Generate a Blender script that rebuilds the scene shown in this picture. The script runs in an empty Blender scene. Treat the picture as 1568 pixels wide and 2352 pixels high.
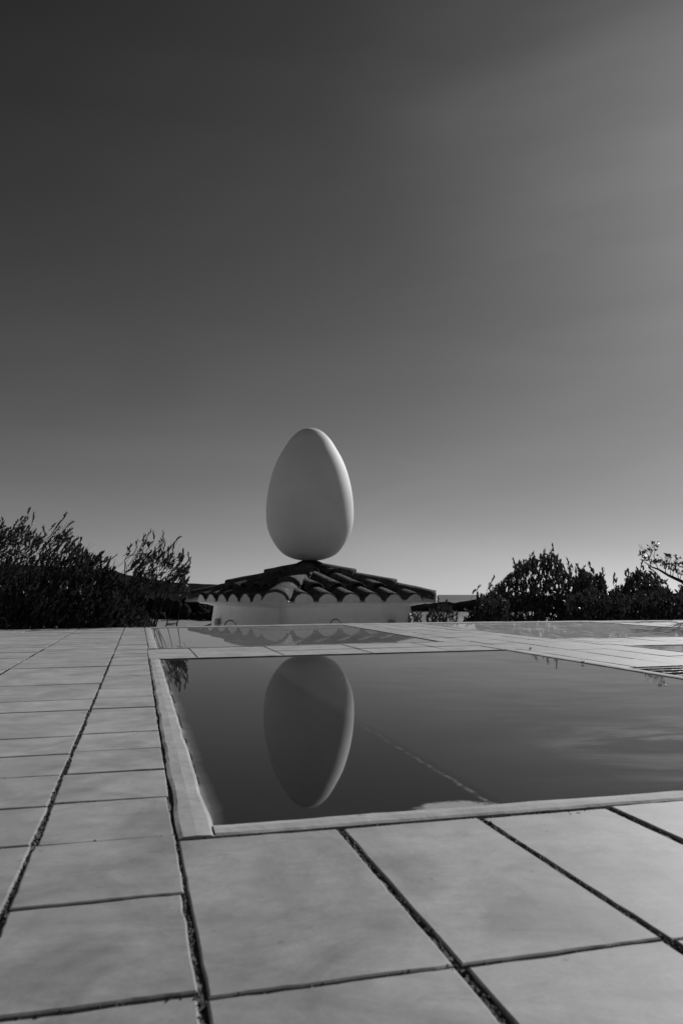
import bpy, math, random
from mathutils import Vector, Matrix, noise
R = math.radians
random.seed(11)
C = 0.22                      # camera height over the terrace (m)
F = 1568.0; PITCH = math.atan(190.0/F)
SUN_AZ, SUN_EL = R(39), R(29)
scn = bpy.context.scene
col = scn.collection

# ------------------------------------------------------------------ helpers
def ray(x, y, Y):
    """world point seen at picture position x,y (1568 wide) at forward distance Y"""
    a = (x-784)/F; b = -(y-1176)/F
    d = Vector((a, math.cos(PITCH)-b*math.sin(PITCH), math.sin(PITCH)+b*math.cos(PITCH)))
    return Vector((0, 0, C)) + d*(Y/d.y)

def tag(o, label=None, cat=None, group=None, kind=None):
    if label: o['label'] = label
    if cat: o['category'] = cat
    if group: o['group'] = group
    if kind: o['kind'] = kind
    return o

def empty(name, loc, rz=0):
    o = bpy.data.objects.new(name, None); col.objects.link(o)
    o.location = loc; o.rotation_euler = (0, 0, rz); o.empty_display_size = .1
    return o

class MB:
    def __init__(s): s.v = []; s.f = []
    def add(s, vs, fs):
        n = len(s.v); s.v += [tuple(q) for q in vs]; s.f += [tuple(i+n for i in f) for f in fs]
    def build(s, name, mat, parent=None, smooth=False):
        me = bpy.data.meshes.new(name); me.from_pydata(s.v, [], s.f); me.update()
        if smooth:
            me.polygons.foreach_set('use_smooth', [True]*len(me.polygons))
        o = bpy.data.objects.new(name, me); col.objects.link(o)
        if mat: me.materials.append(mat)
        if parent: o.parent = parent
        return o

def tube(mb, pts, rads, n=6):
    rings = []
    for i, p in enumerate(pts):
        p = Vector(p)
        t = (Vector(pts[min(i+1, len(pts)-1)])-Vector(pts[max(i-1, 0)])).normalized()
        a = t.orthogonal().normalized() if i == 0 else (rings[-1][1]-t*rings[-1][1].dot(t)).normalized()
        rings.append(([p+(a*math.cos(k*2*math.pi/n)+t.cross(a)*math.sin(k*2*math.pi/n))*rads[i] for k in range(n)], a))
    vs = [v for r in rings for v in r[0]]; fs = []
    for i in range(len(pts)-1):
        for k in range(n):
            fs.append((i*n+k, i*n+(k+1) % n, (i+1)*n+(k+1) % n, (i+1)*n+k))
    fs.append(tuple(reversed(range(n)))); fs.append(tuple((len(pts)-1)*n+k for k in range(n)))
    mb.add(vs, fs)

# ------------------------------------------------------------------ materials
def new_mat(name):
    m = bpy.data.materials.new(name); m.use_nodes = True
    nt = m.node_tree; b = nt.nodes['Principled BSDF']
    return m, nt, b
def nd(nt, t, **kw):
    n = nt.nodes.new(t)
    for k, v in kw.items():
        if k.startswith('i_'): n.inputs[k[2:].replace('_', ' ')].default_value = v
        else: setattr(n, k, v)
    return n
def L(nt, a, b): nt.links.new(a, b)
def g(v): return (v, v, v, 1)
def coords(nt, scale=(1, 1, 1), rot=(0, 0, 0)):
    tc = nd(nt, 'ShaderNodeTexCoord'); mp = nd(nt, 'ShaderNodeMapping')
    mp.inputs['Scale'].default_value = scale; mp.inputs['Rotation'].default_value = rot
    L(nt, tc.outputs['Object'], mp.inputs['Vector']); return mp.outputs['Vector']
def ramp(nt, src, stops):
    r = nd(nt, 'ShaderNodeValToRGB'); L(nt, src, r.inputs[0])
    e = r.color_ramp.elements
    while len(e) < len(stops): e.new(.5)
    for k, (p, v) in enumerate(stops): e[k].position = p; e[k].color = g(v)
    return r.outputs[0]
def mix(nt, a, b, fac, blend='MIX'):
    m = nd(nt, 'ShaderNodeMix', data_type='RGBA', blend_type=blend)
    for s, v in ((m.inputs[0], fac), (m.inputs[6], a), (m.inputs[7], b)):
        if hasattr(v, 'links'): L(nt, v, s)
        else: s.default_value = v
    return m.outputs[2]
def math_(nt, op, a, b=0.0, c=None, clamp=False):
    m = nd(nt, 'ShaderNodeMath', operation=op, use_clamp=clamp)
    for s, v in zip(m.inputs, (a, b, c)):
        if v is None: continue
        if hasattr(v, 'links'): L(nt, v, s)
        else: s.default_value = v
    return m.outputs[0]
def tex(nt, vec, scale, detail=5, rough=.55, dist=0):
    n = nd(nt, 'ShaderNodeTexNoise'); L(nt, vec, n.inputs['Vector'])
    n.inputs['Scale'].default_value = scale; n.inputs['Detail'].default_value = detail
    n.inputs['Roughness'].default_value = rough; n.inputs['Distortion'].default_value = dist
    return n.outputs[0]
def bump(nt, h, dist, strength=1.0, nrm=None):
    b = nd(nt, 'ShaderNodeBump'); b.inputs['Distance'].default_value = dist; b.inputs['Strength'].default_value = strength
    L(nt, h, b.inputs['Height'])
    if nrm: L(nt, nrm, b.inputs['Normal'])
    return b.outputs[0]

def rough_mat(name, lo, hi, scale, rough=.8, bscale=60, bdist=.002, spots=None, stretch=(1, 1, 1), spec=.3):
    m, nt, b = new_mat(name); v = coords(nt, stretch)
    c = ramp(nt, tex(nt, v, scale, 7, .62, .4), [(.3, lo), (.7, hi)])
    if spots:
        sc, thr, val = spots
        msk = ramp(nt, tex(nt, v, sc, 6, .7), [(thr, 0), (thr+.08, 1)])
        c = mix(nt, c, g(val), msk)
    L(nt, c, b.inputs['Base Color']); b.inputs['Roughness'].default_value = rough
    b.inputs['Specular IOR Level'].default_value = spec
    L(nt, bump(nt, tex(nt, v, bscale, 6, .6), bdist), b.inputs['Normal'])
    return m

THETA = R(13)
M = {}
# tiles: pale worn slabs, cloudy wipes along the rows, small pits and specks
def tile_mat():
    m, nt, b = new_mat('worn_pale_tile')
    v = coords(nt, (1, 1, 1), (0, 0, -THETA)); vs = coords(nt, (11, 30, 1), (0, 0, -THETA))
    at = nd(nt, 'ShaderNodeAttribute', attribute_name='tone')
    cloud = tex(nt, v, 8, 8, .62, .9)
    wipe = tex(nt, vs, 1.0, 6, .6, 1.4)
    c = ramp(nt, cloud, [(.36, .150), (.5, .228), (.62, .285)])
    c2 = ramp(nt, wipe, [(.30, .80), (.5, .98), (.60, 1.0), (.72, 1.18)])
    c = mix(nt, c, c2, 1.0, 'MULTIPLY')
    c = mix(nt, c, ramp(nt, tex(nt, v, 34, 6, .7, .6), [(.34, .84), (.5, 1.0), (.66, 1.12)]), 1.0, 'MULTIPLY')
    tone = math_(nt, 'MULTIPLY_ADD', at.outputs['Fac'], .24, .87)
    cb = nd(nt, 'ShaderNodeCombineColor')
    for k in range(3): L(nt, tone, cb.inputs[k])
    c = mix(nt, c, cb.outputs[0], 1.0, 'MULTIPLY')
    # dark specks
    vo = nd(nt, 'ShaderNodeTexVoronoi', feature='F1', voronoi_dimensions='2D'); L(nt, v, vo.inputs['Vector']); vo.inputs['Scale'].default_value = 17
    vj = tex(nt, v, 150, 2)
    sp = ramp(nt, math_(nt, 'ADD', vo.outputs['Distance'], math_(nt, 'MULTIPLY', vj, .02)), [(.035, 1), (.055, 0)])
    c = mix(nt, c, g(.09), math_(nt, 'MULTIPLY', math_(nt, 'MULTIPLY', sp, ramp(nt, tex(nt, v, 6, 2), [(.5, 0), (.6, 1)])), .6))
    # grey stains
    st = ramp(nt, tex(nt, v, 4.2, 7, .65, 1.2), [(.54, 0), (.70, .62)])
    c = mix(nt, c, g(.15), st)
    fine = ramp(nt, tex(nt, v, 300, 4, .75), [(.3, .90), (.7, 1.08)])
    c = mix(nt, c, fine, 1.0, 'MULTIPLY')
    L(nt, c, b.inputs['Base Color'])
    rr = ramp(nt, cloud, [(.3, .58), (.7, .68)]); L(nt, rr, b.inputs['Roughness'])
    b.inputs['Specular IOR Level'].default_value = .42; b.inputs['Sheen Weight'].default_value = .28; b.inputs['Sheen Roughness'].default_value = .45
    h = math_(nt, 'ADD', math_(nt, 'MULTIPLY', tex(nt, v, 140, 4, .6), .10), tex(nt, v, 7, 3, .5))
    L(nt, bump(nt, h, .0011), b.inputs['Normal'])
    return m
M['tile'] = tile_mat()
M['mortar'] = rough_mat('dark_mortar', .02, .20, 120, .95, 200, .002)
M['cement'] = rough_mat('pale_cement', .27, .42, 14, .8, 50, .0012, (22, .62, .20))
M['plaster'] = rough_mat('white_plaster', .84, .90, 5, .85, 16, .016, None)
M['plug'] = rough_mat('eave_plaster', .72, .88, 16, .85, 60, .006, (30, .66, .3))
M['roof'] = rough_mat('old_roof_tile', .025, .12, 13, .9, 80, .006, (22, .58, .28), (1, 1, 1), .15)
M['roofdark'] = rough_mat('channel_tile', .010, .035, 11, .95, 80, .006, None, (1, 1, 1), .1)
M['egg'] = rough_mat('egg_shell', .585, .655, 2.6, .7, 200, .0006, None, (1, 1, 1), .35)
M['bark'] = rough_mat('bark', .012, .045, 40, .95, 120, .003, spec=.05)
M['iron'] = rough_mat('black_iron', .008, .02, 40, .5, 90, .0005)
M['bar'] = rough_mat('galvanised_bar', .08, .3, 60, .35, 120, .002)
M['dark'] = rough_mat('drain_dark', .004, .01, 20, .95, 20, .001)
M['hill'] = rough_mat('scrub_hill', .006, .022, .03, .95, .2, .5, (.06, .68, .07), (1, 1, 2.4), spec=0)
M['head'] = rough_mat('rock_headland', .004, .014, .05, .95, .2, .5, spec=0)
M['wood'] = rough_mat('far_wood', .008, .04, .25, .95, .9, .6, spec=0)
M['ground'] = rough_mat('garden_ground', .5, .62, 3, .95, 20, .02)  # kept pale so the unseen ground bounces light onto the tower walls
M['beach'] = rough_mat('beach', .14, .24, .4, .9, 3, .05)
M['white'] = rough_mat('white_paint', .7, .8, 3, .6, 30, .001)

def leaf_mat(name, lo, hi, rough):
    m, nt, b = new_mat(name); v = coords(nt)
    L(nt, ramp(nt, tex(nt, v, 14, 3), [(.3, lo), (.7, hi)]), b.inputs['Base Color'])
    b.inputs['Roughness'].default_value = rough; b.inputs['Specular IOR Level'].default_value = .35
    tr = nd(nt, 'ShaderNodeBsdfTranslucent'); tr.inputs[0].default_value = g(.016)
    ad = nd(nt, 'ShaderNodeAddShader'); L(nt, b.outputs[0], ad.inputs[0]); L(nt, tr.outputs[0], ad.inputs[1])
    L(nt, ad.outputs[0], nt.nodes['Material Output'].inputs[0])
    return m
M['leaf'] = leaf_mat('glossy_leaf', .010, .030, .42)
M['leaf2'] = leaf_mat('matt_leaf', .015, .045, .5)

def sea_mat():
    m, nt, b = new_mat('sea'); v = coords(nt, (.02, .02, 1))
    b.inputs['Base Color'].default_value = g(.03); b.inputs['Roughness'].default_value = .42
    h = tex(nt, v, 6, 8, .7)
    L(nt, bump(nt, h, 2.0), b.inputs['Normal'])
    v2 = coords(nt, (.0006, .006, 1))
    L(nt, ramp(nt, tex(nt, v2, 3, 5), [(.35, .02), (.7, .09)]), b.inputs['Base Color'])
    return m
M['sea'] = sea_mat()

# ------------------------------------------------------------------ terrace plan: u to the right along the rows, v away
A = Vector((math.cos(THETA), math.sin(THETA), 0)); B = Vector((-math.sin(THETA), math.cos(THETA), 0))
def W(u, v, z=0.0):
    t = min(max((u-1)/5, 0), 1)
    s = .06-.04*t
    k = min(max(.01*(v-3), 0), .12)
    uu = u-s*(v-3); vv = v+k*min(u, 9)
    P = (A*uu+B*vv)*C
    return Vector((P.x, P.y, z))

def edge_v(u):                                          # far edge of the terrace
    return 22.0+.8*min(max((u+5)/10, 0), 1)

class Tiles(MB):
    def __init__(s): super().__init__(); s.tone = []
    def slab(s, u0, u1, v0, v1, gu=.014, gv=.009, rough=1.0):
        near = (abs(v0)+abs(v1))/2 < 9
        n = 14 if near else 5
        j = lambda a: random.uniform(-a, a)
        gu1, gu2 = gu*random.uniform(.8, 1.2), gu*random.uniform(.8, 1.2)
        gv1, gv2 = gv*random.uniform(.6, 1.5), gv*random.uniform(.6, 1.5)
        a0, a1, b0, b1 = u0+gu1, u1-gu2, v0+gv1, v1-gv2
        c = [(a0+j(.006), b0+j(.006)), (a1+j(.006), b0+j(.006)), (a1+j(.006), b1+j(.006)), (a0+j(.006), b1+j(.006))]
        ring = []
        for e in range(4):
            p, q = c[e], c[(e+1) % 4]
            for k in range(n):
                t = k/n
                x, y = p[0]+(q[0]-p[0])*t, p[1]+(q[1]-p[1])*t
                w = .0045*rough*(noise.noise(Vector((x*9, y*9, e*3.3)))+.8*noise.noise(Vector((x*34, y*34, 7))))
                if k: x, y = (x, y+w) if e in (0, 2) else (x+w, y)
                ring.append((x, y))
        cx = sum(p[0] for p in ring)/len(ring); cy = sum(p[1] for p in ring)/len(ring)
        zo = random.uniform(-.0009, .0009); tx, ty = random.uniform(-.0006, .0006), random.uniform(-.0006, .0006)
        def Z(x, y): return zo+tx*(x-cx)+ty*(y-cy)
        def shr(p, d):
            dx, dy = cx-p[0], cy-p[1]
            return (p[0]+math.copysign(min(d, abs(dx)), dx), p[1]+math.copysign(min(d, abs(dy)), dy))
        m = len(ring)
        top = [W(*shr(p, .006), 0)+Vector((0, 0, Z(*p))) for p in ring]
        mid = [W(*p, 0)+Vector((0, 0, Z(*p)-.0008)) for p in ring]
        low = [W(*p, 0)+Vector((0, 0, -.012)) for p in ring]
        nf = len(s.f)
        s.add(top+mid+low, [tuple(range(m))]+[(i+m, (i+1) % m+m, (i+1) % m, i) for i in range(m)]+[(i+2*m, (i+1) % m+2*m, (i+1) % m+m, i+m) for i in range(m)])
        t = random.random()
        s.tone += [t]*(len(s.f)-nf)
T = Tiles()
def rows(u0, u1, v0, v1, pitch, gu=.014, gv=.008, off=0, given=None):
    """a column of slabs from v0 to v1"""
    if given is None:
        given = []; v = v0+off
        while v < v1-.15:
            if v > v0+.1: given.append(v+random.uniform(-.03, .03))
            v += pitch
    vs = [v0]+[q for q in given if v0+.05 < q < v1-.05]+[v1]
    for a, b in zip(vs, vs[1:]): T.slab(u0, u1, a, b, gu, gv)
UR = 17.0
col1 = [-.5, .1, .7, 1.28, 1.89, 2.49, 3.08, 3.66, 4.22, 4.8, 5.38, 5.88, 6.52, 7.18, 7.86, 8.42, 9.07, 9.7, 10.38, 11.2, 11.75, 12.3, 12.85, 13.4]
rows(-.55, .007, -1.2, 13.3, .6, .011, .006, 0, col1)
rows(-.55, .04, 13.3, 22.4, .62, .016, .012)
c2 = [-.5, .1, .7, 1.28, 1.89, 2.46, 3.08, 3.62, 4.21, 4.75, 5.32, 5.93, 6.5, 7.15, 7.8, 8.4, 9.2, 9.8, 10.33, 11.0, 11.7, 12.3, 12.8]
rows(-1.82, -.55, -1.2, 13.2, .6, .012, .006, 0, c2)
rows(-1.82, -.55, 13.2, 22.2, .62, .02, .014)
for k in range(4):
    rows(-3.1-1.27*k, -1.82-1.27*k, -1.2, 22.15-.15*k, .6, .02, .009 if k < 1 else .012, .17*k+.05)
# front field
for k in range(-0, 16):
    u0 = .03+.655*k
    for a, b in ((-1.2, .70), (.70, 1.86), (1.86, 3.012)):
        T.slab(u0 if k else 0.0, u0+.655, a, b, .015, .009)
# strip between the panels
us = [0, .76, 2.1, 3.56, 4.98, 5.92]
for a, b in zip(us, us[1:]):
    T.slab(a, b, 11.18, 12.22, .012, .016, .6)
    T.slab(a+(.0 if a == 0 else .0), b, 12.22, 13.3, .012, .016, .6)
# walk right of the big reflective panel
for u0, u1, of in ((6.28, 7.06, 0), (7.06, 7.85, .55), (7.85, 8.45, .2)):
    rows(u0, u1, 8.2, 13.4, 1.16, .012, .012, of+.95)
    rows(u0, u1, 13.4, 22.6, 1.16, .012, .018, of)
rows(5.66, 6.28, 13.3, 22.6, 1.16, .012, .018, .3)
T.slab(5.92, 6.28, 11.18, 12.2, .012, .012); T.slab(5.92, 6.28, 12.2, 13.3, .012, .012)
rows(6.07, 6.28, 8.2, 11.18, 1.1, .006, .01)
rows(6.07, 8.45, 3.0, 6.0, 1.16, .012, .012)
for k in range(3): rows(7.6+.9*k if k else 7.56, 8.5+.9*k, 3.0, 8.2 if k == 0 else 9.2, 1.16, .012, .012, .2*k)
rows(8.45, 8.7, 8.2, 13.4, 1.16, .01, .012, .1)
for k in range(4):
    rows(8.7+.78*k, 9.48+.78*k, 11.3, 13.4, 1.05, .012, .012)
for k in range(7):
    rows(11.8+.78*k, 12.58+.78*k, 8.0, 13.4, 1.16, .012, .014, .3*k % 1)
for k in range(4):
    rows(14.95+1.2*k, 16.15+1.2*k, 13.4, 22.6, .6, .012, .02, .2)
# last rows behind the far panels
x = .04
while x < 14.9:
    w = 1.2
    T.slab(x, x+w, 21.62, 22.15, .014, .02, .5); T.slab(x, x+w, 22.15, edge_v(x)-.02, .014, .02, .5)
    x += w
terr = T.build('paved_terrace', M['tile'])
at = terr.data.attributes.new('tone', 'FLOAT', 'FACE'); at.data.foreach_set('value', T.tone)
tag(terr, kind='structure')
# mortar bed: one sheet with the panels and the drain left open
def bed():
    mb = MB(); z = -.0024
    U = [-7, -5, -3, -1, 0.03, 3, 5.64, 5.9, 6.06, 7.55, 8.47, 8.72, 11.75, 14.9, UR+3]
    V = [-1.3, 3.02, 6.02, 8.18, 9.22, 11.18, 11.28, 13.35, 21.6, 23.0]
    holes = [(0.03, 6.06, 3.02, 11.18), (0.03, 5.64, 13.35, 21.6), (8.47, 14.9, 13.35, 21.6), (8.72, 11.75, 9.22, 11.28), (6.06, 7.55, 6.02, 8.18)]
    for i in range(len(U)-1):
        for j in range(len(V)-1):
            cu, cv = (U[i]+U[i+1])/2, (V[j]+V[j+1])/2
            if any(h[0] < cu < h[1] and h[2] < cv < h[3] for h in holes): continue
            near = V[j+1] <= 11.3 and U[i] >= -3 and U[i+1] <= 3.1
            nu, nv = (max(6, int((U[i+1]-U[i])/.022)), max(6, int((V[j+1]-V[j])/.022))) if near else (14, 14)
            f = lambda a, b, t: a+(b-a)*t
            def PV(u, v):
                q = W(u, min(v, edge_v(u)), z); k = 1.0 if v < 9 else .4
                q.z += k*(.0009*noise.noise(q*60)+.0014*noise.noise(q*17)+.0011*noise.noise(q*150)); return q
            vs = [PV(f(U[i], U[i+1], a/nu), f(V[j], V[j+1], b/nv)) for b in range(nv+1) for a in range(nu+1)]
            mb.add(vs, [(b*(nu+1)+a, b*(nu+1)+a+1, (b+1)*(nu+1)+a+1, (b+1)*(nu+1)+a) for a in range(nu) for b in range(nv)])
    rnd = random.Random(3)
    lines = [('u', .0, -1, 3.0), ('u', .685, -1, 3), ('u', 1.34, -1, 3), ('u', 1.995, -1, 3), ('u', 2.65, 0, 3), ('u', -.55, -1, 12), ('u', -1.82, 3, 14),
             ('v', 1.86, 0, 4), ('v', .70, 0, 3), ('v', 3.01, 0, 4)]+[('v', q, -1.8, 0) for q in (.7, 1.28, 1.89, 2.49, 3.08, 3.66, 4.22)]
    for ax, c, a, b in lines:
        for q in range(int((b-a)*(110 if ax == 'u' else 55))):
            t = rnd.uniform(a, b); off = rnd.gauss(0, .007); rr = rnd.uniform(.0006, .0019)
            p = W(c+off, t) if ax == 'u' else W(t, c+off)
            p.z = z+rr*.4+.0006
            k = [Vector((1, 0, 0)), Vector((0, 1, 0)), Vector((-1, 0, 0)), Vector((0, -1, 0)), Vector((0, 0, 1)), Vector((0, 0, -1))]
            mb.add([p+v*rr*rnd.uniform(.6, 1.3) for v in k], [(0, 1, 4), (1, 2, 4), (2, 3, 4), (3, 0, 4), (1, 0, 5), (2, 1, 5), (3, 2, 5), (0, 3, 5)])
    # outer face of the terrace
    n = 30
    top = [W(-7+(UR+10)*k/n, edge_v(-7+(UR+10)*k/n), z) for k in range(n+1)]
    mb.add(top+[p+Vector((0, 0, -1.3)) for p in top], [(k, k+1, n+2+k, n+1+k) for k in range(n)])
    return mb
tag(bed().build('mortar_bed', M['mortar']), kind='structure')

# ------------------------------------------------------------------ reflective panels
def band(mb, u0, u1, v0, v1, z=.0018, inset=.006, wob=.012, seed=0):
    """one strip of cement rim with uneven edges"""
    lu, lv = u1-u0, v1-v0
    n = max(8, int(max(lu, lv)*14)); L_, R_ = [], []
    for k in range(n+1):
        t = k/n
        w1 = wob*noise.noise(Vector((t*max(lu, lv)*2.2, seed, 1)))+wob*.5*noise.noise(Vector((t*max(lu, lv)*9, seed, 2)))
        w2 = wob*noise.noise(Vector((t*max(lu, lv)*2.2, seed, 5)))+wob*.5*noise.noise(Vector((t*max(lu, lv)*9, seed, 6)))
        if lv > lu: L_.append((u0+inset+w1, v0+lv*t)); R_.append((u1-inset+w2, v0+lv*t))
        else: L_.append((u0+lu*t, v1-inset+w1)); R_.append((u0+lu*t, v0+inset+w2))
    prof = [(0, -.02), (0, z-.0012), (.12, z+.0003), (.5, z+.001), (.88, z+.0003), (1, z-.0012), (1, -.02)]
    vs = []
    for k in range(n+1):
        a, b = L_[k], R_[k]
        for s, zz in prof:
            vs.append(W(a[0]+(b[0]-a[0])*s, a[1]+(b[1]-a[1])*s, zz+.0006*noise.noise(Vector((k*.4, s*3, seed)))))
    m = len(prof)
    fs = [(k*m+i, (k+1)*m+i, (k+1)*m+i+1, k*m+i+1) for k in range(n) for i in range(m-1)]
    fs += [tuple(reversed(range(m))), tuple(n*m+i for i in range(m))]
    mb.add(vs, fs)

def mirror_mat(name, veil, slope0, slope1, u_seam=None, edge=None, veil_right=None, streak=0.0, rough=.02, wav=.00012, patch=False, ior=1.29):
    """dark glossy sheet under a thin dusty film; the sheet sags a little, so its normal leans by slope0 + slope1*distance"""
    m, nt, b = new_mat(name)
    tc = nd(nt, 'ShaderNodeTexCoord'); sx = nd(nt, 'ShaderNodeSeparateXYZ'); L(nt, tc.outputs['Object'], sx.inputs[0])
    X, Y = sx.outputs[0], sx.outputs[1]
    y1 = math_(nt, 'SUBTRACT', Y, 3.39*C)
    h = math_(nt, 'ADD', math_(nt, 'MULTIPLY', y1, slope0), math_(nt, 'MULTIPLY', math_(nt, 'MULTIPLY', y1, y1), slope1/2))
    hn = math_(nt, 'MULTIPLY', tex(nt, tc.outputs['Object'], 2.3, 2, .4), wav)
    hn2 = math_(nt, 'MULTIPLY', tex(nt, tc.outputs['Object'], 14, 2, .4), wav*.10)
    h = math_(nt, 'ADD', h, math_(nt, 'ADD', hn, hn2))
    n = bump(nt, h, 1.0)
    b.inputs['Base Color'].default_value = g(.012); b.inputs['Roughness'].default_value = rough
    b.inputs['IOR'].default_value = ior
    L(nt, n, b.inputs['Normal'])
    # plan coordinates along the grid
    mp = nd(nt, 'ShaderNodeMapping'); mp.vector_type = 'POINT'; mp.inputs['Rotation'].default_value = (0, 0, -THETA)
    L(nt, tc.outputs['Object'], mp.inputs[0]); s2 = nd(nt, 'ShaderNodeSeparateXYZ'); L(nt, mp.outputs[0], s2.inputs[0])
    u0 = math_(nt, 'DIVIDE', s2.outputs[0], C); vv = math_(nt, 'DIVIDE', s2.outputs[1], C)
    uu = math_(nt, 'ADD', u0, math_(nt, 'MULTIPLY', math_(nt, 'SUBTRACT', vv, 3.0), .056))
    big = tex(nt, tc.outputs['Object'], 1.6, 6, .6, 1.0)
    vst = coords(nt, (1.8, 5, 1), (0, 0, R(-22)))
    wisps = tex(nt, vst, 1.6, 7, .62, 1.0)
    f = math_(nt, 'MULTIPLY', math_(nt, 'ADD', .55, math_(nt, 'MULTIPLY', big, .9)), veil)
    if veil_right:
        r = math_(nt, 'MULTIPLY', math_(nt, 'SUBTRACT', uu, 1.5), .30, None, True)
        w = ramp(nt, wisps, [(.38, .22), (.70, 1.0)])
        f = math_(nt, 'ADD', f, math_(nt, 'MULTIPLY', math_(nt, 'MULTIPLY', r, w), veil_right))
    if u_seam:
        jit = math_(nt, 'MULTIPLY', math_(nt, 'SUBTRACT', tex(nt, tc.outputs['Object'], 11, 5, .65), .5), .085)
        d = math_(nt, 'ABSOLUTE', math_(nt, 'ADD', math_(nt, 'SUBTRACT', uu, u_seam), jit))
        wid = ramp(nt, math_(nt, 'DIVIDE', math_(nt, 'SUBTRACT', vv, 3.1), 8), [(0, .022), (.3, .012), (1, .006)])
        ln = math_(nt, 'SUBTRACT', 1.0, math_(nt, 'DIVIDE', d, wid), None, True)
        ln = math_(nt, 'MULTIPLY', ln, ramp(nt, tex(nt, tc.outputs['Object'], 60, 3, .7), [(.40, .0), (.62, 1)]))
        fade = ramp(nt, math_(nt, 'DIVIDE', math_(nt, 'SUBTRACT', vv, 3.1), 8), [(0, .42), (.14, .20), (.3, .07), (.55, .0)])
        f = math_(nt, 'ADD', f, math_(nt, 'MULTIPLY', ln, fade))
        # right pane begins a little duller behind the seam
        step = math_(nt, 'MULTIPLY', math_(nt, 'SUBTRACT', uu, u_seam), 12.0, None, True)
        f = math_(nt, 'ADD', f, math_(nt, 'MULTIPLY', step, .025))
    if veil_right:   # drier, whiter film close to the right front corner
        du = math_(nt, 'MULTIPLY', math_(nt, 'SUBTRACT', uu, 2.35), 1.1, None, True)
        dv = math_(nt, 'SUBTRACT', 1.0, math_(nt, 'ABSOLUTE', math_(nt, 'MULTIPLY', math_(nt, 'SUBTRACT', vv, 3.9), .75)), None, True)
        f = math_(nt, 'ADD', f, math_(nt, 'MULTIPLY', math_(nt, 'MULTIPLY', du, dv), math_(nt, 'MULTIPLY', ramp(nt, wisps, [(.45, 0), (.68, 1)]), .65)))
    if patch:   # dried scum left of the seam against the front rim
        du = math_(nt, 'DIVIDE', math_(nt, 'SUBTRACT', uu, 1.31), .21)
        dv = math_(nt, 'DIVIDE', math_(nt, 'SUBTRACT', vv, 3.18), .11)
        dd = math_(nt, 'ADD', math_(nt, 'MULTIPLY', du, du), math_(nt, 'MULTIPLY', dv, dv))
        dd = math_(nt, 'ADD', dd, math_(nt, 'MULTIPLY', math_(nt, 'SUBTRACT', tex(nt, tc.outputs['Object'], 38, 6, .65), .5), 2.6))
        pm = ramp(nt, dd, [(.5, .62), (.8, .25), (1.15, 0)])
        f = math_(nt, 'ADD', f, pm)
    if edge:
        # pale tide mark along the left side
        e0, e1 = edge
        d = math_(nt, 'DIVIDE', math_(nt, 'SUBTRACT', uu, e0), e1)
        d = math_(nt, 'ADD', d, math_(nt, 'MULTIPLY', math_(nt, 'SUBTRACT', tex(nt, tc.outputs['Object'], 9, 6, .6, .6), .5), .9))
        em = ramp(nt, d, [(.0, .42), (.30, .13), (.8, 0)])
        f = math_(nt, 'ADD', f, em)
    if streak:
        vs_ = coords(nt, (7, .8, 1))
        w = ramp(nt, tex(nt, vs_, 3.2, 6, .75), [(.52, 0), (.62, 1)])
        f = math_(nt, 'ADD', f, math_(nt, 'MULTIPLY', w, streak))
    f = math_(nt, 'MINIMUM', f, .95)
    dust = nd(nt, 'ShaderNodeBsdfDiffuse'); dust.inputs[0].default_value = g(.50)
    if edge:
        crj = math_(nt, 'MULTIPLY', math_(nt, 'SUBTRACT', tex(nt, tc.outputs['Object'], 22, 4, .6), .5), .03)
        cd = math_(nt, 'ABSOLUTE', math_(nt, 'ADD', math_(nt, 'SUBTRACT', uu, edge[0]+.012), crj))
        crk = math_(nt, 'MULTIPLY', ramp(nt, cd, [(.005, 1), (.009, 0)]), ramp(nt, tex(nt, tc.outputs['Object'], 9, 2), [(.42, 0), (.5, 1)]))
        L(nt, mix(nt, g(.50), g(.03), crk), dust.inputs[0])
        f = math_(nt, 'MAXIMUM', f, math_(nt, 'MULTIPLY', crk, .9))
    mx = nd(nt, 'ShaderNodeMixShader'); L(nt, f, mx.inputs[0]); L(nt, b.outputs[0], mx.inputs[1]); L(nt, dust.outputs[0], mx.inputs[2])
    L(nt, mx.outputs[0], nt.nodes['Material Output'].inputs[0])
    return m

def sheet(name, mat, parent, u0, u1, v0, v1, z, n=24):
    mb = MB()
    vs = [W(u0+(u1-u0)*a/n, v0+(v1-v0)*b/n, z) for b in range(n+1) for a in range(n+1)]
    mb.add(vs, [(b*(n+1)+a, b*(n+1)+a+1, (b+1)*(n+1)+a+1, (b+1)*(n+1)+a) for a in range(n) for b in range(n)])
    return mb.build(name, mat, parent, True)

def panel(label, u0, u1, v0, v1, rl, rr, rf, rb, mat, seed):  # glossy panel set flush in a cement rim, no water
    root = empty('reflective_panel', (0, 0, 0))
    tag(root, label, 'reflecting pool', 'reflective panels set in the terrace')
    mb = MB()
    if rf: band(mb, u0+rl, u1, v0, v0+rf, .0016, .002, .015, seed)
    if rl: band(mb, u0, u0+rl, v0, v1-rb, .0016, .002, .013, seed+3)
    if rr: band(mb, u1-rr, u1, v0+rf, v1-rb, .0018, .004, .006, seed+6)
    if rb: band(mb, u0, u1, v1-rb, v1, .0018, .004, .006, seed+9)
    mb.build('rim', M['cement'], root, False)
    sheet('mirror_surface', mat, root, u0+rl*.6, u1-rr*.4, v0+rf*.5, v1-rb*.5+.0, -.0012)
    return root
panel('large dark glossy pool in the foreground mirroring the whole egg', .012, 6.07, 3.02, 11.17, .15, .16, .135, .03,
     mirror_mat('near_panel_mirror', .008, .0054, .00137/C, 1.5, (.15, .10), .22, patch=True), 1)
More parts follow.
